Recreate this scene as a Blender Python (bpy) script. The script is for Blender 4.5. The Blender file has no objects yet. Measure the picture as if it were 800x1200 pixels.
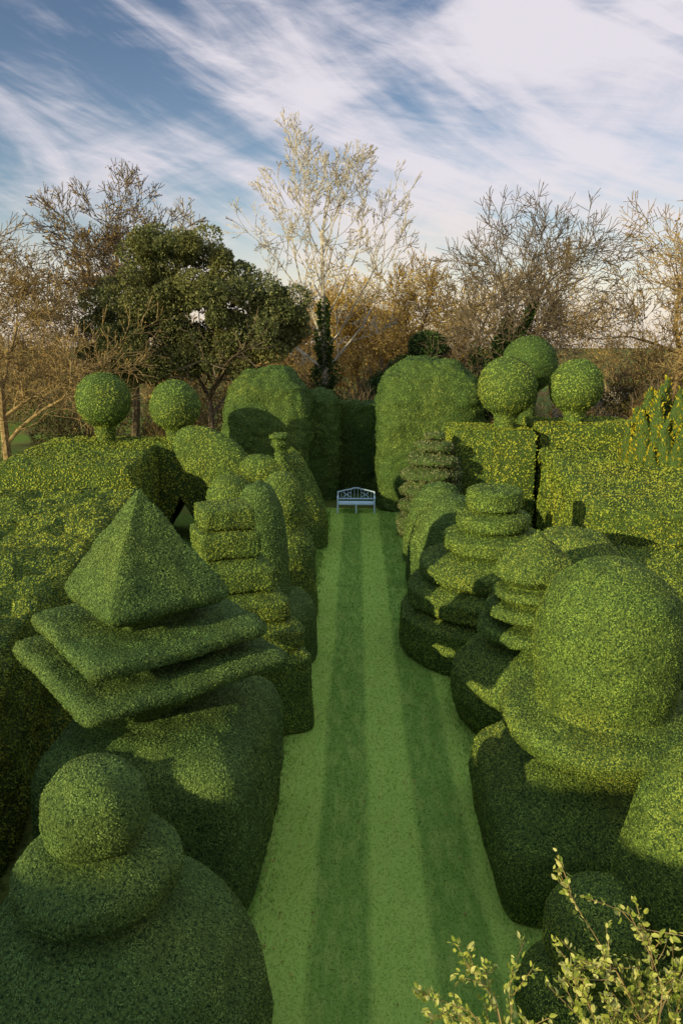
import bpy, math, random, bmesh
import numpy as np
from mathutils import Vector, noise, Matrix, Euler
random.seed(3); rng=np.random.default_rng(5)
CAM=np.array([0.0,0.0,7.3])
scene=bpy.context.scene
scene.view_settings.view_transform='Standard'
scene.view_settings.look='None'
scene.view_settings.exposure=0

# ------------------------------------------------------------ helpers
def nlink(nt,a,b): nt.links.new(a,b)

def foliage(name,dark,mid,light,tint=None,tscale=0.6,trans=0.2,rough=0.6,tamt=0.6,mott=True):
    m=bpy.data.materials.new(name); m.use_nodes=True; nt=m.node_tree; nt.nodes.clear()
    out=nt.nodes.new('ShaderNodeOutputMaterial')
    at=nt.nodes.new('ShaderNodeAttribute'); at.attribute_name='rnd'
    rp=nt.nodes.new('ShaderNodeValToRGB'); nlink(nt,at.outputs['Fac'],rp.inputs[0])
    e=rp.color_ramp.elements
    e[0].position=0.0; e[0].color=(*dark,1); e[1].position=1.0; e[1].color=(*light,1)
    k=e.new(0.5); k.color=(*mid,1)
    col=rp.outputs[0]
    if tint:
        tc=nt.nodes.new('ShaderNodeTexCoord'); nz=nt.nodes.new('ShaderNodeTexNoise')
        nz.inputs['Scale'].default_value=tscale; nz.inputs['Detail'].default_value=5
        nlink(nt,tc.outputs['Object'],nz.inputs['Vector'])
        mr=nt.nodes.new('ShaderNodeMapRange'); mr.inputs[1].default_value=.42; mr.inputs[2].default_value=.68
        mr.inputs[3].default_value=0; mr.inputs[4].default_value=tamt
        nlink(nt,nz.outputs[0],mr.inputs[0])
        mx=nt.nodes.new('ShaderNodeMix'); mx.data_type='RGBA'
        nlink(nt,mr.outputs[0],mx.inputs[0]); nlink(nt,col,mx.inputs[6]); mx.inputs[7].default_value=(*tint,1)
        col=mx.outputs[2]
        if mott:
            n3=nt.nodes.new('ShaderNodeTexNoise'); n3.inputs['Scale'].default_value=4.5; n3.inputs['Detail'].default_value=4
            nlink(nt,tc.outputs['Object'],n3.inputs['Vector'])
            m3=nt.nodes.new('ShaderNodeMapRange'); m3.inputs[1].default_value=.3; m3.inputs[2].default_value=.65; m3.inputs[3].default_value=.62; m3.inputs[4].default_value=1.18
            nlink(nt,n3.outputs[0],m3.inputs[0])
            x3=nt.nodes.new('ShaderNodeMix'); x3.data_type='RGBA'; x3.blend_type='MULTIPLY'; x3.inputs[0].default_value=1
            nlink(nt,col,x3.inputs[6]); nlink(nt,m3.outputs[0],x3.inputs[7]); col=x3.outputs[2]
    d=nt.nodes.new('ShaderNodeBsdfPrincipled'); d.inputs['Roughness'].default_value=rough
    d.inputs['Specular IOR Level'].default_value=0.12
    nlink(nt,col,d.inputs['Base Color'])
    if trans>0:
        t=nt.nodes.new('ShaderNodeBsdfTranslucent'); nlink(nt,col,t.inputs['Color'])
        ms=nt.nodes.new('ShaderNodeMixShader'); ms.inputs[0].default_value=trans
        nlink(nt,d.outputs[0],ms.inputs[1]); nlink(nt,t.outputs[0],ms.inputs[2]); nlink(nt,ms.outputs[0],out.inputs[0])
    else: nlink(nt,d.outputs[0],out.inputs[0])
    return m

def solid(name,c1,c2,scale=8,rough=.85,bump=0.0):
    m=bpy.data.materials.new(name); m.use_nodes=True; nt=m.node_tree
    b=nt.nodes['Principled BSDF']; b.inputs['Roughness'].default_value=rough
    b.inputs['Specular IOR Level'].default_value=.2
    tc=nt.nodes.new('ShaderNodeTexCoord'); nz=nt.nodes.new('ShaderNodeTexNoise')
    nz.inputs['Scale'].default_value=scale; nz.inputs['Detail'].default_value=6
    nlink(nt,tc.outputs['Object'],nz.inputs['Vector'])
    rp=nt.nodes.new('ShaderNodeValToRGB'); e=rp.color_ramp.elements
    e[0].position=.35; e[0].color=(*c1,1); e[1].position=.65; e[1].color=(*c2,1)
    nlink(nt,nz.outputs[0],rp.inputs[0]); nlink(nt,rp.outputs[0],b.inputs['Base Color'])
    if bump:
        bp=nt.nodes.new('ShaderNodeBump'); bp.inputs['Strength'].default_value=bump; bp.inputs['Distance'].default_value=.05
        nlink(nt,nz.outputs[0],bp.inputs['Height']); nlink(nt,bp.outputs[0],b.inputs['Normal'])
    return m

def build(name,parts,mats,smooth=False,parent=None):
    Vs=[];Ls=[];starts=[];mi=[];rn=[];off=0;lo=0
    for V,F,m,r in parts:
        if len(F)==0: continue
        k=F.shape[1]
        Vs.append(V); Ls.append((F+off).ravel()); starts.append(np.arange(len(F))*k+lo)
        mi.append(np.full(len(F),m))
        rn.append(np.full(len(V),r) if np.isscalar(r) else r)
        off+=len(V); lo+=F.size
    V=np.concatenate(Vs);L=np.concatenate(Ls).astype(np.int32);S=np.concatenate(starts).astype(np.int32)
    M_=np.concatenate(mi).astype(np.int32)
    me=bpy.data.meshes.new(name)
    me.vertices.add(len(V)); me.vertices.foreach_set('co',V.astype(np.float32).ravel())
    me.loops.add(len(L)); me.loops.foreach_set('vertex_index',L)
    me.polygons.add(len(S)); me.polygons.foreach_set('loop_start',S)
    me.polygons.foreach_set('material_index',M_)
    me.polygons.foreach_set('use_smooth',(M_==0)&smooth)
    me.update(calc_edges=True)
    a=me.attributes.new('rnd','FLOAT','POINT'); a.data.foreach_set('value',np.concatenate(rn).astype(np.float32))
    for m in mats: me.materials.append(m)
    ob=bpy.data.objects.new(name,me); scene.collection.objects.link(ob)
    if parent: ob.parent=parent
    return ob

def resample(P,step):
    out=[P[0]]
    for a,b in zip(P[:-1],P[1:]):
        a=np.array(a,float);b=np.array(b,float);n=max(1,int(math.ceil(np.linalg.norm(b-a)/step)))
        for i in range(1,n+1): out.append(tuple(a+(b-a)*i/n))
    A=np.array(out,float)
    B=A.copy(); B[1:-1]=.25*A[:-2]+.5*A[1:-1]+.25*A[2:]
    return B

def grid_faces(nr,nc,wrap):
    i=np.arange(nr-1)[:,None]; j=np.arange(nc if wrap else nc-1)[None,:]
    j2=(j+1)%nc
    a=i*nc+j; b=(i+1)*nc+j; c=(i+1)*nc+j2; d=i*nc+j2
    return np.stack([a,b,c,d],-1).reshape(-1,4)

def revolve(prof,cx,cy,n=2.0,ang=0,sx=1,sy=1,segs=80,step=.1,lean=(0,0)):
    P=resample(prof,step); P[:,0]=np.maximum(P[:,0],1e-3)
    a=np.arange(segs)/segs*2*math.pi; ca=np.cos(a); sa=np.sin(a)
    k=(np.abs(ca)**n+np.abs(sa)**n)**(-1/n)
    x=P[:,0:1]*(k*ca)[None]*sx; y=P[:,0:1]*(k*sa)[None]*sy; z=np.repeat(P[:,1:2],segs,1)
    c,s=math.cos(math.radians(ang)),math.sin(math.radians(ang))
    X=cx+x*c-y*s+lean[0]*z; Y=cy+x*s+y*c+lean[1]*z
    V=np.stack([X,Y,z],-1).reshape(-1,3)
    return V,grid_faces(len(P),segs,True)

def ellips(c,r,rot=(0,0,0),seg=48,rings=30):
    th=np.linspace(0.001,math.pi-.001,rings)[:,None]; a=(np.arange(seg)/seg*2*math.pi)[None]
    V=np.stack([np.sin(th)*np.cos(a)*r[0],np.sin(th)*np.sin(a)*r[1],np.cos(th)*r[2]+0*a],-1).reshape(-1,3)
    M=np.array(Euler([math.radians(q) for q in rot]).to_matrix())
    return V@M.T+np.array(c),grid_faces(rings,seg,True)

def hedge(path,step=.3):
    pts=[]
    for a,b in zip(path[:-1],path[1:]):
        a=np.array(a,float);b=np.array(b,float);n=max(1,int(np.linalg.norm((b-a)[:2])/step))
        for i in range(n): pts.append(a+(b-a)*i/n)
    pts.append(np.array(path[-1],float)); pts=np.array(pts)
    T=np.gradient(pts[:,:2],axis=0); T/=np.linalg.norm(T,axis=1)[:,None]
    R=np.stack([T[:,1],-T[:,0]],-1)
    sec=resample([(1,0),(1,.25),(1,.5),(1,.75),(.99,.97),(.97,1.0),(.6,1.0),(.3,1),(0,1.0),(-.3,1),(-.6,1.0),(-.97,1.0),(-.99,.97),(-1,.75),(-1,.5),(-1,.25),(-1,0)],.08)
    rows=[]
    def ring(p,r,s,t,o):
        w=p[2];h=p[3]
        u=sec[:,0]*w*s; z=(sec[:,1]-.45)*h*s+.45*h
        return np.stack([p[0]+r[0]*u+t[0]*o,p[1]+r[1]*u+t[1]*o,z],-1)
    for s in (0.02,.25,.5,.7,.85,.97): rows.append(ring(pts[0],R[0],s,T[0],-0.06*(1-s*s)))
    for i in range(len(pts)): rows.append(ring(pts[i],R[i],1,T[i],0))
    for s in (.97,.85,.7,.5,.25,.02): rows.append(ring(pts[-1],R[-1],s,T[-1],.06*(1-s*s)))
    V=np.array(rows).reshape(-1,3)
    return V,grid_faces(len(rows),len(sec),False)

def disp(V,a1=.06,f1=.9,a2=.025,f2=3.5,seed=0):
    o=Vector((seed*7.3,seed*3.1,seed*1.7)); out=V.copy()
    for i,v in enumerate(V):
        p=Vector(v)
        out[i]+=np.array(noise.noise_vector(p*f1+o))*a1+np.array(noise.noise_vector(p*f2+o))*a2
    return out

def leaves_at(p,d,L,asp,rn=None,q=None):
    n=len(p)
    if q is None: q=rng.normal(size=(n,3))
    s=np.cross(d,q); s/=np.linalg.norm(s,axis=1)[:,None]+1e-9
    L=L[:,None]; w=L*asp
    V=np.stack([p-d*L*.25,p+d*L*.3+s*w*.5,p+d*L*.75,p+d*L*.3-s*w*.5],1).reshape(-1,3)
    F=np.arange(n*4).reshape(-1,4)
    if rn is None: rn=rng.random(n)
    return V,F,np.repeat(rn,4)

def scatter(V,F,dens=.8,lmin=.017,k=.0027,spread=.45,asp=.5,zbias=0.0,lay=True,rough=.2,back=.2,stand=(.1,.5)):
    T=np.concatenate([F[:,[0,1,2]],F[:,[0,2,3]]])
    a,b,c=V[T[:,0]],V[T[:,1]],V[T[:,2]]
    cr=np.cross(b-a,c-a); ar=np.linalg.norm(cr,axis=1); ok=ar>1e-7
    a,b,c,cr,ar=a[ok],b[ok],c[ok],cr[ok],ar[ok]
    nm=cr/ar[:,None]; ar=ar/2; cen=(a+b+c)/3
    d=np.linalg.norm(cen-CAM,axis=1); L=np.maximum(lmin,k*d)
    tw=((CAM-cen)*nm).sum(1)/d
    w=np.where(tw<-.25,back,1.0)
    cnt=rng.poisson(ar*dens*2.0/L**2*w)
    idx=np.repeat(np.arange(len(ar)),cnt); n=len(idx)
    u=rng.random(n); v=rng.random(n); f=u+v>1; u[f]=1-u[f]; v[f]=1-v[f]
    p=a[idx]+(b-a)[idx]*u[:,None]+(c-a)[idx]*v[:,None]
    N=nm[idx]; q=None
    if lay:
        t=np.cross(N,rng.normal(size=(n,3))); t/=np.linalg.norm(t,axis=1)[:,None]+1e-9
        dr=t+N*rng.uniform(stand[0],stand[1],n)[:,None]
        q=N+rng.normal(size=(n,3))*rough
        p=p+N*(L[idx]*.1)[:,None]
    else:
        dr=N+rng.normal(size=(n,3))*spread
    dr[:,2]+=zbias; dr/=np.linalg.norm(dr,axis=1)[:,None]
    Li=L[idx]*rng.uniform(.6,1.35,n)
    return leaves_at(p,dr,Li,asp,q=q)

# ------------------------------------------------------------ materials
YEW=foliage('yew_leaves',(.085,.155,.030),(.175,.26,.042),(.24,.32,.055),tint=(.33,.34,.045),tscale=.7,tamt=.6,trans=0)
YEWC=solid('yew_inner_shade',(.015,.035,.010),(.10,.155,.030),scale=30,bump=.8)  # dark inner green, with shade of the leaf gaps put into the colour
YEWD=foliage('yew_leaves_blue',(.06,.125,.040),(.12,.205,.052),(.175,.265,.065),tint=(.25,.29,.05),tscale=.7,tamt=.5,trans=0)
YEWE=foliage('yew_leaves_dark',(.035,.08,.022),(.075,.145,.030),(.14,.21,.04),tint=(.22,.25,.04),tscale=.5,tamt=.55,trans=0)
GREY=foliage('tiered_leaves',(.08,.09,.045),(.17,.19,.09),(.26,.28,.13),tint=(.28,.25,.11),tscale=1.2,tamt=.5,trans=.1)
HEDGE=foliage('hedge_leaves',(.14,.20,.025),(.25,.31,.035),(.32,.36,.045),tint=(.42,.39,.04),tscale=.55,tamt=.6,trans=0)
GOLD=foliage('golden_leaves',(.20,.19,.015),(.42,.36,.02),(.58,.48,.04),trans=.2)
OAKL=foliage('evergreen_leaves',(.04,.055,.024),(.11,.135,.05),(.23,.23,.09),tint=(.26,.24,.07),tscale=.35,tamt=.5,mott=False)
IVY=foliage('ivy_leaves',(.015,.035,.012),(.04,.075,.02),(.10,.15,.035))
BROWNL=foliage('autumn_leaves',(.16,.095,.03),(.40,.25,.07),(.60,.40,.12),tint=(.27,.18,.06),tscale=.12,tamt=.6,trans=.3,mott=False)
YELL=foliage('yellow_leaves',(.46,.28,.05),(.74,.50,.11),(.8,.62,.2),tint=(.5,.32,.08),tscale=.2,tamt=.6,trans=.4,mott=False)
SHRUBL=foliage('shrub_leaves',(.03,.04,.012),(.09,.085,.025),(.20,.15,.05),tint=(.18,.10,.04),tscale=.3,tamt=.8,mott=False)
BARKP=solid('bark_pale',(.30,.25,.19),(.58,.52,.42),scale=6)
BARKB=solid('bark_brown',(.06,.045,.03),(.18,.135,.085),scale=6)
BARKR=solid('bark_warm',(.14,.095,.04),(.37,.26,.12),scale=6)

cntr=[0]
def topiary(name,shapes,mat=YEW,a1=.05,a2=.028,**kw):
    cntr[0]+=1; parts=[]
    for V,F in shapes:
        V=disp(V,a1=a1,a2=a2,seed=cntr[0])
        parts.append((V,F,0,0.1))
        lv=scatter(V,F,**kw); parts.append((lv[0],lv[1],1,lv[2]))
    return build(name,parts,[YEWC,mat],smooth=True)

def tiers(lst,notch=.14):
    P=[(0,lst[0][1])]
    for i,(r,zt,zb) in enumerate(lst):
        P+= [(r*.93,zt),(r,zt-.05),(r,zb+.05),(r*.95,zb)]
        if i<len(lst)-1: P+=[(max(.1,min(r,lst[i+1][0])-notch),zb-.03)]
    if lst[-1][2]>0.05: P.append((lst[-1][0]*.9,0))
    return P

# ------------------------------------------------------------ topiary, left row
topiary('ball_topped_topiary',[revolve([(0,3.74),(.25,3.68),(.42,3.48),(.46,3.25),(.42,3.05),(.30,2.96),(.6,2.92),(.73,2.8),(.74,2.6),(.48,2.40),(.8,2.30),(1.15,2.0),(1.42,1.5),(1.5,.9),(1.42,.35),(1.25,0)],-2.3,5.6,step=.06,segs=110)],mat=YEWD)
topiary('pyramid_topiary',[
 revolve([(0,2.35),(1.0,2.3),(1.3,2.1),(1.4,1.8),(1.43,.8),(1.35,0)],-2.65,9.3,n=10,ang=-4,sy=1.1,segs=112),
 revolve([(0,3.20),(1.36,3.20),(1.46,3.12),(1.44,3.0),(.95,2.88),(.4,2.3)],-2.87,9.35,n=18,ang=40,segs=120,step=.06),
 revolve([(0,3.62),(1.17,3.62),(1.25,3.55),(1.22,3.42),(.8,3.32),(.4,3.1)],-2.87,9.35,n=18,ang=40,segs=120,step=.06),
 revolve([(0,5.42),(.86,4.03),(.83,3.92),(.5,3.75),(.3,3.5)],-2.87,9.35,n=26,ang=40,segs=120,step=.06)],mat=YEWD,a1=.035)
topiary('stepped_topiary',[revolve(tiers([(.5,4.3,3.9),(.58,3.84,3.35),(.80,3.2,2.75),(1.0,2.62,2.22),(1.22,2.1,1.68),(1.35,1.55,0.0)],notch=.16),-2.5,13.4,n=16,ang=22,segs=96,step=.05)])
topiary('bullet_topiary',[revolve([(0,4.25),(.3,4.12),(.5,3.7),(.62,3.0),(.68,2.2),(.7,1.6),(1.1,1.45),(1.25,1.2),(1.25,0)],-2.2,16.0)],mat=YEWD)
topiary('dome_topiary',[revolve([(0,4.02),(.35,3.9),(.58,3.5),(.64,3.0),(.55,2.5),(.75,2.2),(.88,1.8),(.88,1.2),(.92,0)],-1.98,18.8)])
topiary('ball_topiary',[revolve([(0,3.65),(.4,3.5),(.68,3.1),(.7,2.8),(.45,2.35),(.7,2.1),(1.1,1.6),(1.2,0)],-3.65,20.6)])
topiary('peacock_topiary',[
 ellips((-4.75,24.2,3.35),(1.6,.42,.95),(0,38,0)),
 ellips((-3.2,24.2,3.1),(.85,.5,.5),(0,8,0)),
 revolve([(0,4.35),(.3,4.3),(.36,4.2),(.2,4.12),(.26,4.0),(.26,3.9),(.15,3.8),(.2,3.5),(.3,3.1)],-2.55,24.2,segs=30),
 revolve([(0,2.9),(.7,2.7),(1.1,2.0),(1.3,1),(1.35,0)],-4.0,24.3)])
topiary('cone_topiary',[revolve([(0,3.5),(.35,3.2),(.8,2.3),(1.15,1.4),(1.25,.7),(1.25,0)],-2.3,26.0,n=3)])
# right row
topiary('lobed_topiary',[
 ellips((3.45,6.25,2.5),(.80,.7,1.25),(0,16,0)),ellips((2.4,6.05,1.65),(.52,.5,.54),(0,-15,0)),
 ellips((2.2,6.1,.75),(.54,.55,.6)),revolve([(0,1.5),(.7,1.3),(1.05,.8),(1.05,0)],3.1,6.3)],mat=YEW)
topiary('bell_topiary',[
 revolve([(0,4.50),(.45,4.40),(.8,4.08),(.95,3.6),(.97,3.0),(.93,2.62),(.91,2.48),(1.32,2.40),(1.42,2.26),(1.34,2.06),(.7,1.88),(.6,1.7)],3.45,9.3,segs=110,step=.05),
 revolve([(0,1.8),(.8,1.72),(1.30,1.35),(1.60,1.0),(1.66,.6),(1.58,0)],3.5,9.4,n=8,segs=112)])
topiary('onion_topiary',[revolve([(0,3.85),(.12,3.72),(.35,3.55),(.68,3.25),(.78,3.0),(.50,2.80),(.74,2.76),(.82,2.62),(.50,2.50),(.88,2.42),(.94,2.25),(.55,2.10),(1.02,2.02),(1.08,1.85),(.7,1.68),(1.2,1.45),(1.5,1.05),(1.52,.6),(1.35,0)],3.42,13.3,step=.05)])
topiary('mound_topiary',[revolve([(0,3.3),(.6,3.2),(1.0,2.8),(1.15,2.2),(1.2,0)],4.8,15.6)])
topiary('tiered_cake_topiary',[revolve(tiers([(.66,3.95,3.5),(.86,3.36,3.05),(1.15,2.88,2.5),(1.68,2.25,1.85),(1.98,1.65,1.2),(2.15,1.02,0.0)],notch=.25),3.25,16.8,segs=120,step=.05)])
topiary('shell_topiary',[revolve([(0,2.9),(.5,2.75),(.92,2.1),(1.1,1.3),(1.12,.5),(1,0)],2.6,21.3,lean=(.08,0))],mat=YEWD)
topiary('shell_topiary',[revolve([(0,2.75),(.5,2.6),(.85,2.1),(1.0,1.3),(1.02,.5),(.95,0)],2.6,24.0,lean=(.08,0))],mat=YEWD)
topiary('spiral_conifer',[revolve(tiers([(.38,4.05,3.8),(.7,3.6,3.35),(.95,3.1,2.85),(1.1,2.55,2.3),(1.2,2.0,1.7),(1.25,1.4,1.1),(1.2,.8,.4)],notch=.5),2.8,27.2,step=.08,lean=(.02,0))],mat=GREY,a1=.2,a2=.08,rough=.6,stand=(.3,1.2))

# hedges
HK=dict(rough=.26,stand=(.25,.8),k=.0030)
topiary('clipped_hedge',[hedge([(-7.2,-8,2.6,2.9),(-7.3,4,2.55,3.0),(-8.0,13,2.5,2.95),(-9.0,21.5,2.3,2.9)])],mat=HEDGE,a1=.28,a2=.16,**HK)
topiary('clipped_hedge',[hedge([(-9.2,22,2.2,3.55),(-9.6,28,2.2,3.7)]),
  hedge([(-6.5,26.2,.95,3.7),(-6.5,28.5,.95,3.7)])],mat=HEDGE,**HK)
def ballp(z,r): return [(0,z+r),(r*.3,z+r*.96),(r*.6,z+r*.8),(r*.87,z+r*.5),(r,z+.05),(r*.95,z-r*.35),(r*.75,z-r*.7),(r*.4,z-r*.95),(r*.3,z-r*1.6)]
topiary('ball_topiary',[revolve(ballp(5.2,1.0),-9.4,27.0)])
topiary('ball_topiary',[revolve(ballp(5.0,.93),-6.75,27.0)])
topiary('clipped_hedge',[hedge([(8.0,-4,2.0,2.5),(7.9,8,2.0,2.55),(7.7,16.8,1.95,2.6)]),
  hedge([(7.85,17.1,2.05,3.3),(9.2,27.4,2.15,3.35)])],mat=HEDGE,a1=.18,a2=.12,**HK)
topiary('clipped_hedge',[hedge([(5.3,27.6,1.55,4.0),(5.3,30.5,1.55,4.0)]),
  hedge([(9.2,28.2,2.1,4.15),(9.2,31.5,2.1,4.15)])],mat=HEDGE,a2=.06,**HK)
topiary('ball_topiary',[revolve(ballp(5.6,1.15),5.9,29.0)])
topiary('ball_topiary',[revolve(ballp(5.6,1.05),8.65,29.2)])
topiary('ball_topiary',[revolve(ballp(6.35,1.2)+[(.5,0)],7.5,32.5)],mat=YEWE)
topiary('yew_hedge_block',[revolve([(0,6.2),(1.0,6.05),(1.7,5.3),(1.95,4.3),(2.0,2),(2.0,0)],-4.0,33.4,n=5),
  revolve([(0,5.2),(.6,5.1),(.9,4.6),(1.0,3),(1.0,0)],-1.75,34.4,n=5)],mat=YEWE,a1=.2,a2=.1)
topiary('yew_hedge_block',[revolve([(0,6.6),(1.1,6.5),(2.0,5.8),(2.3,4.8),(2.35,2),(2.35,0)],3.25,33.4,n=5)],mat=YEWE,a1=.2,a2=.1)
topiary('yew_hedge_block',[hedge([(-2.5,36.0,.9,4.4),(2.5,36.0,.9,4.4)])],mat=YEWE,a1=.3,a2=.15)

# golden yew: many upright feathery plumes
parts=[]
for i in range(34):
    a=i*2.4; rr=1.75*math.sqrt((i+.5)/34); h=6.3-1.9*(rr/1.75)**2*rng.uniform(.8,1.2)
    V,F=revolve([(0,h),(.12,h-.3),(.30,h-1.0),(.42,h-2.2),(.45,h-3.4),(.4,.3)],10.9+rr*math.cos(a)*.8,24.8+rr*math.sin(a)*.8,segs=14,step=.25,lean=(.05*math.cos(a),.05*math.sin(a)))
    V=disp(V,a1=.12,f1=1.4,a2=.08,f2=3,seed=100+i); lv=scatter(V,F,k=.0055,dens=.9,zbias=1.4,spread=.5,asp=.35,lay=False)
    parts+=[(V,F,0,.1),(lv[0],lv[1],1,lv[2])]
build('golden_yew',parts,[YEWC,GOLD],smooth=True)

# ------------------------------------------------------------ ground and lawn
def groundmat():
    m=bpy.data.materials.new('rough_grass'); m.use_nodes=True; nt=m.node_tree; b=nt.nodes['Principled BSDF']
    b.inputs['Roughness'].default_value=.95; b.inputs['Specular IOR Level'].default_value=.1
    tc=nt.nodes.new('ShaderNodeTexCoord')
    n1=nt.nodes.new('ShaderNodeTexNoise'); n1.inputs['Scale'].default_value=.12; n1.inputs['Detail'].default_value=8
    n2=nt.nodes.new('ShaderNodeTexNoise'); n2.inputs['Scale'].default_value=9; n2.inputs['Detail'].default_value=8
    for n in (n1,n2): nlink(nt,tc.outputs['Object'],n.inputs['Vector'])
    r1=nt.nodes.new('ShaderNodeValToRGB'); e=r1.color_ramp.elements
    e[0].position=.45; e[0].color=(.14,.22,.035,1); e[1].position=.68; e[1].color=(.18,.13,.05,1)
    r2=nt.nodes.new('ShaderNodeValToRGB'); e=r2.color_ramp.elements
    e[0].position=.3; e[0].color=(.4,.4,.4,1); e[1].position=.7; e[1].color=(1.3,1.3,1.3,1)
    nlink(nt,n1.outputs[0],r1.inputs[0]); nlink(nt,n2.outputs[0],r2.inputs[0])
    mx=nt.nodes.new('ShaderNodeMix'); mx.data_type='RGBA'; mx.blend_type='MULTIPLY'; mx.inputs[0].default_value=1
    nlink(nt,r1.outputs[0],mx.inputs[6]); nlink(nt,r2.outputs[0],mx.inputs[7]); nlink(nt,mx.outputs[2],b.inputs['Base Color'])
    return m
def lawnmat(name):
    m=bpy.data.materials.new(name); m.use_nodes=True; nt=m.node_tree; b=nt.nodes['Principled BSDF']
    b.inputs['Roughness'].default_value=.8; b.inputs['Specular IOR Level'].default_value=.12
    tc=nt.nodes.new('ShaderNodeTexCoord'); sx=nt.nodes.new('ShaderNodeSeparateXYZ'); nlink(nt,tc.outputs['Object'],sx.inputs[0])
    nw=nt.nodes.new('ShaderNodeTexNoise'); nw.inputs['Scale'].default_value=.5; nlink(nt,tc.outputs['Object'],nw.inputs['Vector'])
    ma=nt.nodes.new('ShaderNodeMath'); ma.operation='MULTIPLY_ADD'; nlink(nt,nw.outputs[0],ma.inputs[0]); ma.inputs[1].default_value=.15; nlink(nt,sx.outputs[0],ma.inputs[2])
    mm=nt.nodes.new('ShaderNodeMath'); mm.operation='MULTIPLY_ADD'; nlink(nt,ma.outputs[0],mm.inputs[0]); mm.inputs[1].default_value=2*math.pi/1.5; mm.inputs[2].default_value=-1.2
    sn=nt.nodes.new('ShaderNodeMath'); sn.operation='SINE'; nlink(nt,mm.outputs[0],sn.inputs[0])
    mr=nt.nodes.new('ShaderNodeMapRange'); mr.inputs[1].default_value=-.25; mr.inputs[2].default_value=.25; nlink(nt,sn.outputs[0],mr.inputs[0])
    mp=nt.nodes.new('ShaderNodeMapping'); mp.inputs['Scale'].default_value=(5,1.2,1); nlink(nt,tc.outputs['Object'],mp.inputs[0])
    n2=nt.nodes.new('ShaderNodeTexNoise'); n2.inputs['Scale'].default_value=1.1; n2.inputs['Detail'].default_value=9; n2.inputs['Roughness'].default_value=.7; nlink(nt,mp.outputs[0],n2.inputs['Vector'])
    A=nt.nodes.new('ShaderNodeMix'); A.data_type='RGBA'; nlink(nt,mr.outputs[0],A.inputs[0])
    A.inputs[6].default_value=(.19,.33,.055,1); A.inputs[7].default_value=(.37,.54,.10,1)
    r2=nt.nodes.new('ShaderNodeMapRange'); r2.inputs[1].default_value=.45; r2.inputs[2].default_value=.72; r2.inputs[4].default_value=.6; nlink(nt,n2.outputs[0],r2.inputs[0])
    B=nt.nodes.new('ShaderNodeMix'); B.data_type='RGBA'; nlink(nt,r2.outputs[0],B.inputs[0]); nlink(nt,A.outputs[2],B.inputs[6]); B.inputs[7].default_value=(.46,.55,.13,1)
    at=nt.nodes.new('ShaderNodeAttribute'); at.attribute_name='rnd'
    m2=nt.nodes.new('ShaderNodeMapRange'); m2.inputs[3].default_value=.65; m2.inputs[4].default_value=1.3; nlink(nt,at.outputs['Fac'],m2.inputs[0])
    C=nt.nodes.new('ShaderNodeMix'); C.data_type='RGBA'; C.blend_type='MULTIPLY'; C.inputs[0].default_value=1
    nlink(nt,B.outputs[2],C.inputs[6]); nlink(nt,m2.outputs[0],C.inputs[7]); nlink(nt,C.outputs[2],b.inputs['Base Color'])
    return m
q=np.array([[-400,-60,0],[400,-60,0],[400,900,0],[-400,900,0]],float)
build('ground',[(q,np.array([[0,1,2,3]]),0,.5)],[groundmat()])
LM=lawnmat('mown_grass')
nx,ny=20,140
xs=np.linspace(-1.75,2.75,nx+1); ys=np.linspace(2,31.9,ny+1)
X,Y=np.meshgrid(xs,ys); V=np.stack([X,Y,np.full_like(X,.004)],-1).reshape(-1,3)
F=grid_faces(ny+1,nx+1,False)[:,::-1]
lv=scatter(V,F,k=.0026,lmin=.018,dens=.8,asp=.3,rough=.6,stand=(.2,1.2))
build('lawn',[(V,F,0,.5),(lv[0],lv[1],0,lv[2])],[LM])
fr=[]
for sgn,x0 in ((-1,-1.35),(1,2.15)):
    n=9000; y=rng.uniform(5,31,n); x=x0+rng.normal(size=n)*.16+sgn*.05
    d=rng.normal(size=(n,3))*.4; d[:,2]+=1; d/=np.linalg.norm(d,axis=1)[:,None]
    L=np.maximum(.05,.005*y)*rng.uniform(.6,1.6,n)
    fr.append(leaves_at(np.stack([x,y,np.full(n,.01)],-1),d,L,.2))
build('grass_tufts',[(a,b,0,c) for a,b,c in fr],[foliage('tuft_grass',(.14,.23,.04),(.24,.38,.07),(.34,.5,.11),trans=0)])
# a few fallen leaves
n=420; x=np.concatenate([rng.normal(size=n//2)*.3-1.2,rng.uniform(-1.3,2.2,n//2)]); y=rng.uniform(6,31,n)
d=rng.normal(size=(n,3)); d[:,2]*=.15; d/=np.linalg.norm(d,axis=1)[:,None]
a=leaves_at(np.stack([x,y,np.full(n,.03)],-1),d,rng.uniform(.03,.06,n),.7,q=np.tile([0,0,1.],(n,1))+rng.normal(size=(n,3))*.2)
build('fallen_leaves',[(a[0],a[1],0,a[2])],[BROWNL])

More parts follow.
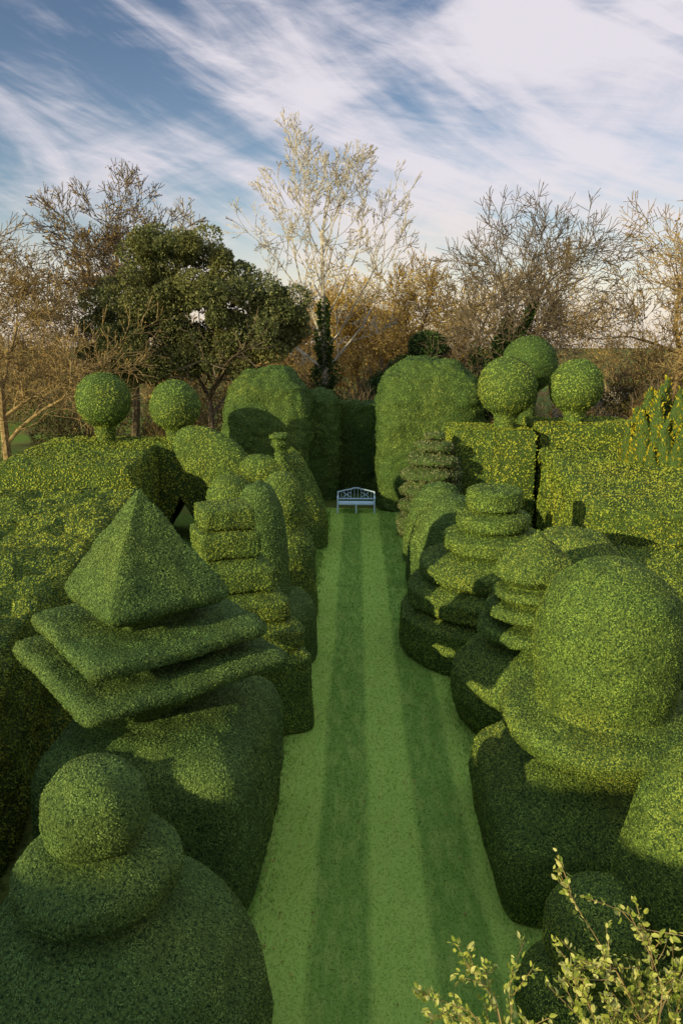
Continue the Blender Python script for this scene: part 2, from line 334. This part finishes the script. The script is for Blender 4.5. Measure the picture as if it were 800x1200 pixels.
# ------------------------------------------------------------ house added out of view behind the viewpoint to shade the near garden
def prim(name,boxlist,mat,parent,extra=None):
    bm=bmesh.new()
    for c,s in boxlist:
        bmesh.ops.create_cube(bm,size=1,matrix=Matrix.Translation(c)@Matrix.Diagonal((*s,1)))
    if extra: extra(bm)
    me=bpy.data.meshes.new(name); bm.to_mesh(me); bm.free(); me.materials.append(mat)
    o=bpy.data.objects.new(name,me); scene.collection.objects.link(o); o.parent=parent; return o
shade_house=bpy.data.objects.new('added_shade_house',None); scene.collection.objects.link(shade_house)
BR=bpy.data.materials.new('brick'); BR.use_nodes=True; nt=BR.node_tree
bt=nt.nodes.new('ShaderNodeTexBrick'); bt.inputs['Scale'].default_value=4; bt.inputs['Color1'].default_value=(.32,.14,.08,1); bt.inputs['Color2'].default_value=(.22,.10,.06,1); bt.inputs['Mortar'].default_value=(.4,.36,.3,1)
tcb=nt.nodes.new('ShaderNodeTexCoord'); mpb=nt.nodes.new('ShaderNodeMapping'); mpb.inputs['Rotation'].default_value=(math.radians(90),0,0)
nlink(nt,tcb.outputs['Object'],mpb.inputs[0]); nlink(nt,mpb.outputs[0],bt.inputs['Vector']); nlink(nt,bt.outputs[0],nt.nodes['Principled BSDF'].inputs['Base Color'])
prim('shade_house_walls',[((-3,-5,2.3),(26,7,4.6))],BR,shade_house)
def shade_house_roof(bm):
    vs=[bm.verts.new(v) for v in [(-16.3,-1.1,4.62),(10.3,-1.1,4.62),(10.3,-8.9,4.62),(-16.3,-8.9,4.62),(-16.3,-5,6.9),(10.3,-5,6.9)]]
    for f in [(0,1,5,4),(2,3,4,5),(0,4,3),(1,2,5),(0,3,2,1)]: bm.faces.new([vs[i] for i in f])
prim('shade_house_roof',[],solid('roof_tiles',(.14,.07,.045),(.24,.12,.08),scale=10),shade_house,shade_house_roof)
wx=[-13,-10,-7,-4,2,5,8]
prim('shade_house_windows',[((x,-1.49,z),(1.0,.06,1.2)) for x in wx for z in (1.5,3.6)],solid('window_glass',(.03,.04,.05),(.06,.07,.08),rough=.1),shade_house)
prim('shade_house_frames',[((x,-1.46,z+o),(1.2,.1,.09)) for x in wx for z in (1.5,3.6) for o in (-.645,0,.645)],solid('white_paint',(.7,.7,.68),(.8,.8,.78)),shade_house)
prim('shade_house_door',[((-1,-1.47,1.05),(1.0,.1,2.1))],solid('door_paint',(.03,.08,.06),(.04,.1,.08)),shade_house)

# ------------------------------------------------------------ bench
WH=solid('pale_blue_paint',(.50,.70,.86),(.66,.80,.90),scale=20,rough=.5)
bench=bpy.data.objects.new('park_bench',None); scene.collection.objects.link(bench); bench.location=(0.0,31.2,0.004)
def boxes(name,lst,bev=.006):
    bm=bmesh.new()
    for c,s,ry in lst:
        M=Matrix.Translation(c)@Matrix.Rotation(ry,4,'Y')@Matrix.Diagonal((*s,1))
        bmesh.ops.create_cube(bm,size=1,matrix=M)
    bmesh.ops.bevel(bm,geom=bm.edges[:],offset=bev,segments=1,affect='EDGES')
    me=bpy.data.meshes.new(name); bm.to_mesh(me); bm.free(); me.materials.append(WH)
    o=bpy.data.objects.new(name,me); scene.collection.objects.link(o); o.parent=bench; return o
boxes('seat',[((0,-.05-.09*i,.45),(1.6,.07,.03),0) for i in range(-1,4)]+[((0,-.36,.41),(1.5,.03,.06),0)])
for i,(x,y,h) in enumerate([(-.8,-.38,.66),(.8,-.38,.66),(-.8,.12,.88),(.8,.12,.88),(0,-.36,.43)]):
    boxes('leg_%d'%(i+1),[((x,y,h/2),(.06,.06,h),0)])
boxes('armrest',[((-.8,-.13,.68),(.08,.58,.035),0),((.8,-.13,.68),(.08,.58,.035),0)])
arch=[]
N=14
pt=[(-.8+1.6*i/N,.86+.14*math.sin(math.pi*i/N)+(.04 if i in(6,7,8) else 0)) for i in range(N+1)]
for (x0,z0),(x1,z1) in zip(pt[:-1],pt[1:]):
    arch.append((((x0+x1)/2,.12,(z0+z1)/2),(math.hypot(x1-x0,z1-z0)+.02,.05,.05),-math.atan2(z1-z0,x1-x0)))
arch.append(((0,.12,.56),(1.55,.045,.05),0))
for i in range(1,11):
    x=-.8+1.6*i/11; zt=.86+.14*math.sin(math.pi*i/11)
    arch.append(((x,.12,(zt+.56)/2),(.016,.02,zt-.56),0))
for sx_ in (-.4,.4):
    arch.append(((sx_,.1,.74),(.42,.02,.022),.6)); arch.append(((sx_,.14,.74),(.42,.02,.022),-.6))
boxes('backrest',arch,bev=.003)

# ------------------------------------------------------------ trees
def tree_segs(seed,H,spread=.6,up=.06,maxlev=6,trunk=.3,side0=1,wig=.12,fac=.70,prob=.72,leader=False,lang=(.4,.75),rt=.017):
    R=random.Random(seed); segs=[]
    def rv():
        return Vector((R.gauss(0,1),R.gauss(0,1),R.gauss(0,1)))
    def rec(p,d,L,r,lev):
        n=(10 if leader else 4) if lev==0 else (5 if (leader and lev==2) else (4 if lev<3 else 3))
        L0=L
        for k in range(n):
            d=(d+rv()*wig*((.2 if leader else .4) if lev==0 else 1)+Vector((0,0,up))).normalized()
            p2=p+d*(L/n); r2=r*((.85 if leader else .92) if lev==0 else .86)
            segs.append((*p,*p2,r,r2,lev)); p=p2; r=r2
            if lev==0 and leader:
                if k>=side0:
                    for c in range(2):
                        az_=k*2.4+c*3.1+R.uniform(-.4,.4); an=R.uniform(*lang)
                        nd=Vector((math.cos(az_)*math.sin(an),math.sin(az_)*math.sin(an),math.cos(an)))
                        t=(k-side0)/(n-side0)
                        rec(p,nd,L0*R.uniform(.38,.50)*(1.0-.5*t),r*.5,2)
                continue
            if lev<maxlev and k>=(side0 if lev==0 else 0) and (lev==0 or R.random()<prob):
                ax=d.cross(rv()).normalized(); an=R.uniform(.5,1.0)*spread/.6
                rec(p,(Matrix.Rotation(an,3,ax)@d),L*fac*R.uniform(.6,1.05)*(.75 if leader else 1),r*.55,lev+1)
        if lev<maxlev:
            for c in range(2):
                ax=d.cross(rv()).normalized(); an=R.uniform(.15,.5)*spread/.6
                rec(p,(Matrix.Rotation(an,3,ax)@d),L*(.2 if (lev==0 and leader) else fac*R.uniform(.8,1.05)*(.75 if leader else 1)),r*.75,lev+1 if not(lev==0 and leader) else 3)
    rec(Vector((0,0,0)),Vector((0,0,1)),H*trunk,H*rt,0)
    S=np.array(segs)
    s=H/np.percentile(S[:,5],99.8); S[:,:6]*=s
    return S
def tubes(S,rmin=.014):
    parts=[]
    for sel,sd in ((S[:,8]<=1,7),(S[:,8]>1,3)):
        s=S[sel]
        if len(s)==0: continue
        a=s[:,0:3];b=s[:,3:6]; d=b-a; l=np.linalg.norm(d,axis=1)[:,None]; d=d/np.maximum(l,1e-6)
        b=b+d*s[:,7:8]*.3
        h=np.where(np.abs(d[:,2:3])<.9,np.array([[0,0,1.]]),np.array([[1.,0,0]])); u=np.cross(d,h); u/=np.linalg.norm(u,axis=1)[:,None]; w=np.cross(d,u)
        r0=np.maximum(s[:,6],rmin); r1=np.maximum(s[:,7],rmin); n=len(s)
        V=np.zeros((n,2*sd,3))
        for k in range(sd):
            c=math.cos(2*math.pi*k/sd); t=math.sin(2*math.pi*k/sd); o=u*c+w*t
            V[:,k]=a+o*r0[:,None]; V[:,sd+k]=b+o*r1[:,None]
        k=np.arange(sd); f=np.stack([k,(k+1)%sd,sd+(k+1)%sd,sd+k],-1)
        F=(np.arange(n)[:,None,None]*2*sd+f[None]).reshape(-1,4)
        parts.append((V.reshape(-1,3),F,0,.5))
    return parts
def bare_tree(name,x,y,H,seed,bark=BARKB,leafmat=None,nleaf=0,lsize=.16,ivy=0,ivyz=7,rmin=.014,ivr=.42,ivlev=1,**kw):
    S=tree_segs(seed,H,**kw); off=np.array([x,y,-.1])
    S[:,0:3]+=off; S[:,3:6]+=off
    parts=tubes(S,rmin); mats=[bark]
    if leafmat and nleaf:
        fine=S[S[:,8]>=3]; i=rng.integers(0,len(fine),nleaf); t=rng.random((nleaf,1))
        p=fine[i,0:3]*(1-t)+fine[i,3:6]*t+rng.normal(size=(nleaf,3))*.08
        d=rng.normal(size=(nleaf,3)); d/=np.linalg.norm(d,axis=1)[:,None]
        a=leaves_at(p,d,lsize*rng.uniform(.6,1.3,nleaf),.6); mats.append(leafmat); parts.append((a[0],a[1],len(mats)-1,a[2]))
    if ivy:
        lo=S[(S[:,8]<=ivlev)&(S[:,2]<ivyz)]; w=np.linalg.norm(lo[:,3:6]-lo[:,0:3],axis=1)*(lo[:,6]+.05); i=rng.choice(len(lo),ivy,p=w/w.sum()); t=rng.random((ivy,1))
        p=lo[i,0:3]*(1-t)+lo[i,3:6]*t; q=rng.normal(size=(ivy,3)); q/=np.linalg.norm(q,axis=1)[:,None]
        cl=np.array([noise.noise(Vector(v*.9)) for v in p+q*.4])
        p=p+q*(lo[i,6]+ivr*(1+1.4*cl)*rng.random(ivy)**.5*(1.3-p[:,2]/ivyz).clip(.15,2))[:,None]
        a=leaves_at(p,q,.17*rng.uniform(.6,1.3,ivy),.8); mats.append(IVY); parts.append((a[0],a[1],len(mats)-1,a[2]))
    return build(name,parts,mats)
bare_tree('bare_tree',-1.9,48,20.5,11,bark=BARKP,up=.06,trunk=.8,side0=3,leader=True,maxlev=6,wig=.09,ivy=8000,ivyz=9.5,rmin=.017,prob=.72,ivlev=0,ivr=.7,lang=(.45,.85),rt=.021)
bare_tree('bare_tree',8.2,45,16.0,23,bark=BARKB,spread=.7,up=.03,trunk=.24,ivy=14000,ivyz=8.5,rmin=.017,ivr=.8,maxlev=5,prob=1)
bare_tree('bare_tree',20.0,47,15.8,31,bark=BARKR,spread=.75,up=.02,trunk=.22,leafmat=BROWNL,nleaf=2500,rmin=.018,maxlev=5,prob=1)
bare_tree('bare_tree',27.5,44,16,37,bark=BARKR,spread=.75,up=.02,trunk=.22,leafmat=BROWNL,nleaf=3500,rmin=.018,maxlev=5,prob=1)
bare_tree('bare_tree',13.5,62,15,41,bark=BARKR,spread=.7,trunk=.25,leafmat=YELL,nleaf=4000,rmin=.02,maxlev=5)
bare_tree('bare_tree',-14.5,47,17,43,bark=BARKB,spread=.7,up=.03,trunk=.22,leafmat=BROWNL,nleaf=7000,rmin=.018)
bare_tree('bare_tree',-16.6,34,13.2,47,bark=BARKR,spread=.75,up=.03,trunk=.22,leafmat=BROWNL,nleaf=2500,lsize=.12,rmin=.013,maxlev=5,prob=1)
bare_tree('bare_tree',-22.5,42,15.5,53,bark=BARKR,spread=.75,up=.03,trunk=.22,leafmat=BROWNL,nleaf=4000,rmin=.018,maxlev=5,prob=1)
bare_tree('bare_tree',5.0,60,13.8,59,bark=BARKR,spread=.7,up=.05,trunk=.25,leafmat=YELL,nleaf=8000,lsize=.17,rmin=.02,maxlev=5,prob=1)
bare_tree('bare_tree',0.5,64,12.5,61,bark=BARKR,spread=.75,up=.05,trunk=.25,leafmat=YELL,nleaf=7000,lsize=.18,rmin=.02,maxlev=5,prob=1)
bare_tree('bare_tree',-7,66,12.5,67,bark=BARKR,spread=.75,up=.05,trunk=.25,leafmat=BROWNL,nleaf=5000,lsize=.18,rmin=.02,maxlev=5,prob=1)

def cloud(cs,rs,n,L,asp,shell=.5,updir=0.0,squash=.8):
    P=[];D=[]
    for c,r in zip(cs,rs):
        k=int(n); q=rng.normal(size=(k,3)); q/=np.linalg.norm(q,axis=1)[:,None]
        rad=rng.random(k)**(1/3)*(1-shell)+shell*rng.uniform(.75,1.05,k)
        p=q*rad[:,None]*r; p[:,2]*=squash; P.append(p+c)
        D.append(q*.5+rng.normal(size=(k,3))*.6+np.array([0,0,updir]))
    P=np.concatenate(P);D=np.concatenate(D); D/=np.linalg.norm(D,axis=1)[:,None]
    ok=P[:,2]>0; P=P[ok];D=D[ok]
    return leaves_at(P,D,L*rng.uniform(.6,1.4,len(P)),asp)

# evergreen oak
S=tree_segs(71,9.5,spread=.8,up=.02,maxlev=3,trunk=.35,side0=2,prob=1)
S[:,0]+=-7.6;S[:,3]+=-7.6;S[:,1]+=38;S[:,4]+=38; S[:,6:8]*=1.3
cs=[];rs=[]
heads=[(-10.8,38,9.2,2.8),(-7.6,38.5,10.9,2.5),(-5.3,38,9.2,2.4),(-8.4,37.5,8.8,2.7),(-12.4,38.5,7.4,2.0),(-5.4,37.5,7.2,1.9),(-9.6,38,11.7,1.7),(-10.6,37,6.4,1.9),(-3.9,38.3,8.2,1.6),(-8.0,38,7.0,1.9),(-9.2,38,9.8,2.1)]
for hx,hy,hz,hr in heads:
    for k in range(17):
        q=rng.normal(size=3); q/=np.linalg.norm(q)
        cs.append(np.array([hx,hy,hz])+q*hr*rng.uniform(.3,1)*np.array([1,1,.75])); rs.append(rng.uniform(.5,1.0))
a=cloud(cs,rs,820,.15,.5,shell=.6)
build('evergreen_oak',tubes(S,.03)+[(a[0],a[1],1,a[2])],[BARKB,OAKL])

# distant woodland
cs=[];rs=[]
for i in range(150):
    x=rng.uniform(-75,75); y=rng.uniform(60,95); top=(y/70)*rng.uniform(5,11.5)
    cs.append(np.array([x,y,top*.62])); rs.append(rng.uniform(2.5,4.5))
for i in range(60):
    cs.append(np.array([rng.uniform(-80,80),rng.uniform(80,98),rng.uniform(1.5,4.5)])); rs.append(rng.uniform(3,4.5))
tw=cloud(cs,rs,520,1.1,.04,shell=.1,updir=.9,squash=1.15)
lf=cloud(cs,rs,320,.26,.6,shell=.2,squash=1.0)
build('distant_woodland',[(tw[0],tw[1],0,tw[2]),(lf[0],lf[1],1,lf[2])],[BARKR,BROWNL])
cs=[];rs=[]
for i in range(30):
    x=rng.uniform(-3,14); y=rng.uniform(62,72); cs.append(np.array([x,y,rng.uniform(5,12.5)])); rs.append(rng.uniform(1.5,3))
lf=cloud(cs,rs,700,.22,.5,shell=.0)
build('autumn_tree_mass',[(lf[0],lf[1],0,lf[2])],[YELL])
cs=[];rs=[]
for i in range(75):
    x=rng.uniform(-32,34); y=rng.uniform(39,52); h=rng.uniform(1,4.2)
    if -22<x<-11.5: h*=.25; y=rng.uniform(50,56)
    cs.append(np.array([x,y,h])); rs.append(rng.uniform(1.2,2.4))
lf=cloud(cs,rs,800,.2,.5,shell=.5)
tw=cloud(cs,rs,250,.9,.04,shell=.5,updir=1.0,squash=1.2)
build('understory_shrubs',[(lf[0],lf[1],0,lf[2]),(tw[0],tw[1],1,tw[2])],[SHRUBL,BARKB])
V,F=hedge([(-13.5,20,1.3,2.3),(-16,27,1.3,2.3)]); V=disp(V,a1=.4,a2=.15,seed=91); lv=scatter(V,F,k=.0055,dens=1.2,spread=.9,asp=.6,lay=False)
build('beech_hedge',[(V,F,0,.1),(lv[0],lv[1],1,lv[2])],[SHRUBL,BROWNL])
lf=cloud([np.array([3.2,44,5.5]),np.array([4.2,44,7.0]),np.array([2.0,44.5,4.5]),np.array([5,43,4.5])],[1.5,1.2,1.5,1.5],3500,.17,.5)
build('holly_bush',[(lf[0],lf[1],0,lf[2])],[IVY])
bm=bmesh.new(); bmesh.ops.create_cube(bm,size=1,matrix=Matrix.Translation((32,56,1.9))@Matrix.Diagonal((34,.5,3.8,1)))
bmesh.ops.create_cube(bm,size=1,matrix=Matrix.Translation((32,56,3.89))@Matrix.Diagonal((34.3,.7,.16,1)))
me=bpy.data.meshes.new('stone_wall'); bm.to_mesh(me); bm.free(); me.materials.append(solid('pale_stone',(.3,.28,.25),(.45,.42,.38),scale=3))
scene.collection.objects.link(bpy.data.objects.new('stone_wall',me))

# ------------------------------------------------------------ foreground shrub
def shrub():
    R=random.Random(8); segs=[]; lp=[]; ld=[]
    def rv(): return Vector((R.gauss(0,1),R.gauss(0,1),R.gauss(0,1)))
    def rec(p,d,L,r,lev):
        n=9 if lev==0 else 5
        for k in range(n):
            d=(d+rv()*.08).normalized(); p2=p+d*L/n; r2=r*.9
            segs.append((*p,*p2,r,r2,2)); p=p2; r=r2
            if lev>=1 or k>=4:
                for _ in range(2):
                    lp.append(p+rv()*.012); ld.append((d*.6+rv()*.6).normalized())
            if lev<2 and k>=(3 if lev==0 else 1) and R.random()<.85:
                rec(p,(d+rv()*.5).normalized(),L*R.uniform(.14,.28) if lev==0 else L*R.uniform(.4,.7),r*.6,lev+1)
        for _ in range(3): lp.append(p+rv()*.012); ld.append((d+rv()*.6).normalized())
    for tip in [(.5,2.9,3.88),(.62,3.0,3.7),(.98,3.0,4.2),(1.02,2.9,3.95),(1.2,3.0,4.1),(1.4,3.0,4.3),(1.5,2.9,4.05),(1.62,3.0,4.4),(1.3,2.8,3.85),(.8,2.85,3.65),(1.72,2.9,4.15),(1.1,2.75,3.8),(1.5,2.75,3.85),(1.62,2.8,4.0),(1.38,2.9,4.0),(1.7,2.8,3.9),(1.25,2.9,3.9)]:
        b=Vector((1.35+R.uniform(-.25,.25),2.6+R.uniform(-.2,.2),2.8)); t=Vector(tip); d=t-b
        segs.append((1.35,2.6,-.1,*b,.02,.014,1))
        rec(b,d.normalized(),d.length,.009,0)
    S=np.array(segs)
    p=np.array([list(v) for v in lp]); d=np.array([list(v) for v in ld])
    n=len(p); q=rng.normal(size=(n,3)); s=np.cross(d,q); s/=np.linalg.norm(s,axis=1)[:,None]; nn=np.cross(d,s)
    L=rng.uniform(.02,.046,n)[:,None]; w=L*.28
    V=np.stack([p,p+d*L*.3+s*w+nn*w*.3,p+d*L*.7+s*w*.8+nn*w*.3,p+d*L,p+d*L*.7-s*w*.8+nn*w*.3,p+d*L*.3-s*w+nn*w*.3],1).reshape(-1,3)
    k=np.arange(n)[:,None]*6
    F=np.concatenate([k+np.array([[0,1,2,3]]),k+np.array([[0,3,4,5]])])
    build('leafy_shrub',tubes(S,.0022)+[(V,F,1,np.repeat(rng.random(n),6))],[BARKR,foliage('variegated_leaves',(.20,.27,.04),(.46,.48,.09),(.68,.65,.25),trans=.35)])
shrub()

# ------------------------------------------------------------ sky + sun
EL=math.radians(14.5); az=(-.75,-.66); l=math.hypot(*az); az=(az[0]/l,az[1]/l)
w=bpy.data.worlds.new('World'); scene.world=w; w.use_nodes=True; nt=w.node_tree; nt.nodes.clear()
out=nt.nodes.new('ShaderNodeOutputWorld'); bg=nt.nodes.new('ShaderNodeBackground'); bg.inputs[1].default_value=.15
sky=nt.nodes.new('ShaderNodeTexSky'); sky.sky_type='NISHITA'; sky.sun_disc=False; sky.sun_elevation=EL; sky.sun_rotation=math.atan2(az[0],az[1])
tc=nt.nodes.new('ShaderNodeTexCoord'); sp=nt.nodes.new('ShaderNodeSeparateXYZ'); nlink(nt,tc.outputs['Generated'],sp.inputs[0])
def M(op,a,b=None,c=None):
    n=nt.nodes.new('ShaderNodeMath'); n.operation=op
    for i,v in enumerate((a,b,c)):
        if v is None: continue
        if isinstance(v,(int,float)): n.inputs[i].default_value=v
        else: nlink(nt,v,n.inputs[i])
    return n.outputs[0]
def MR(v,a,b,c,d,smooth=True):
    n=nt.nodes.new('ShaderNodeMapRange'); n.interpolation_type='SMOOTHSTEP' if smooth else 'LINEAR'
    for i,x in enumerate((a,b,c,d)): n.inputs[i+1].default_value=x
    nlink(nt,v,n.inputs[0]); return n.outputs[0]
azim=M('ARCTAN2',sp.outputs[0],sp.outputs[1])
cb=nt.nodes.new('ShaderNodeCombineXYZ'); nlink(nt,azim,cb.inputs[0]); nlink(nt,sp.outputs[2],cb.inputs[1])
def cl(rot,sc,loc,det,dist,rough=.55):
    mp=nt.nodes.new('ShaderNodeMapping'); mp.vector_type='TEXTURE'
    mp.inputs['Rotation'].default_value=(0,0,math.radians(rot)); mp.inputs['Scale'].default_value=(1/sc[0],1/sc[1],1); mp.inputs['Location'].default_value=(loc[0],loc[1],0)
    nlink(nt,cb.outputs[0],mp.inputs[0])
    n=nt.nodes.new('ShaderNodeTexNoise'); n.inputs['Scale'].default_value=1; n.inputs['Detail'].default_value=det; n.inputs['Roughness'].default_value=rough; n.inputs['Distortion'].default_value=dist
    nlink(nt,mp.outputs[0],n.inputs['Vector']); return n.outputs[0]
c1=cl(-24,(2.2,11),(.3,.1),9,1.1)
c2=cl(12,(2.0,6),(5.2,1.1),8,.8)
c3=cl(-10,(7,30),(1.2,3.1),8,1.5,.65)
dens=M('ADD',M('ADD',M('MULTIPLY',c1,.75),M('MULTIPLY',c2,.55)),M('ADD',M('MULTIPLY',c3,.22),M('MULTIPLY',azim,.14)))
cov=MR(dens,.58,.88,.05,.95)
over_fill=MR(sp.outputs[2],.42,.62,0,1)  # bright cloud added overhead, above the frame, to light the garden
lowh=MR(sp.outputs[2],.02,.19,.88,0)
cov=M('MAXIMUM',M('MAXIMUM',cov,lowh),M('MULTIPLY',over_fill,.85))
tb=nt.nodes.new('ShaderNodeMix'); tb.data_type='RGBA'; tb.blend_type='MULTIPLY'; nlink(nt,MR(sp.outputs[2],.05,.33,0,1,False),tb.inputs[0]); nlink(nt,sky.outputs[0],tb.inputs[6]); tb.inputs[7].default_value=(.42,.54,.68,1)
c0=nt.nodes.new('ShaderNodeMix'); c0.data_type='RGBA'; nlink(nt,MR(sp.outputs[2],.04,.22,0,1),c0.inputs[0]); c0.inputs[6].default_value=(6.0,5.3,4.5,1); c0.inputs[7].default_value=(5.4,5.1,5.5,1)
cc=nt.nodes.new('ShaderNodeMix'); cc.data_type='RGBA'; nlink(nt,over_fill,cc.inputs[0]); nlink(nt,c0.outputs[2],cc.inputs[6]); cc.inputs[7].default_value=(3.3,4.0,4.6,1)
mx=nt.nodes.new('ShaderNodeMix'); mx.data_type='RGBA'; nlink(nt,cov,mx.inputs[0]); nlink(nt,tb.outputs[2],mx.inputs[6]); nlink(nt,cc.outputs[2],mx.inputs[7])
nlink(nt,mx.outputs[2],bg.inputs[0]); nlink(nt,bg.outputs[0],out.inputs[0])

sd=bpy.data.lights.new('sun','SUN'); sd.energy=5; sd.angle=math.radians(.5); sd.color=(1,.88,.50)
so=bpy.data.objects.new('sun',sd); scene.collection.objects.link(so)
dirv=Vector((az[0]*math.cos(EL),az[1]*math.cos(EL),math.sin(EL)))
so.rotation_euler=dirv.to_track_quat('Z','Y').to_euler(); so.location=dirv*50

cam=bpy.data.cameras.new('camera'); co=bpy.data.objects.new('camera',cam); scene.collection.objects.link(co); scene.camera=co
co.location=(0,0,7.3); co.rotation_euler=(math.radians(90-13.2),0,math.radians(1.18))
cam.sensor_fit='VERTICAL'; cam.sensor_height=36; cam.lens=25.5; cam.clip_end=2000; cam.clip_start=.05
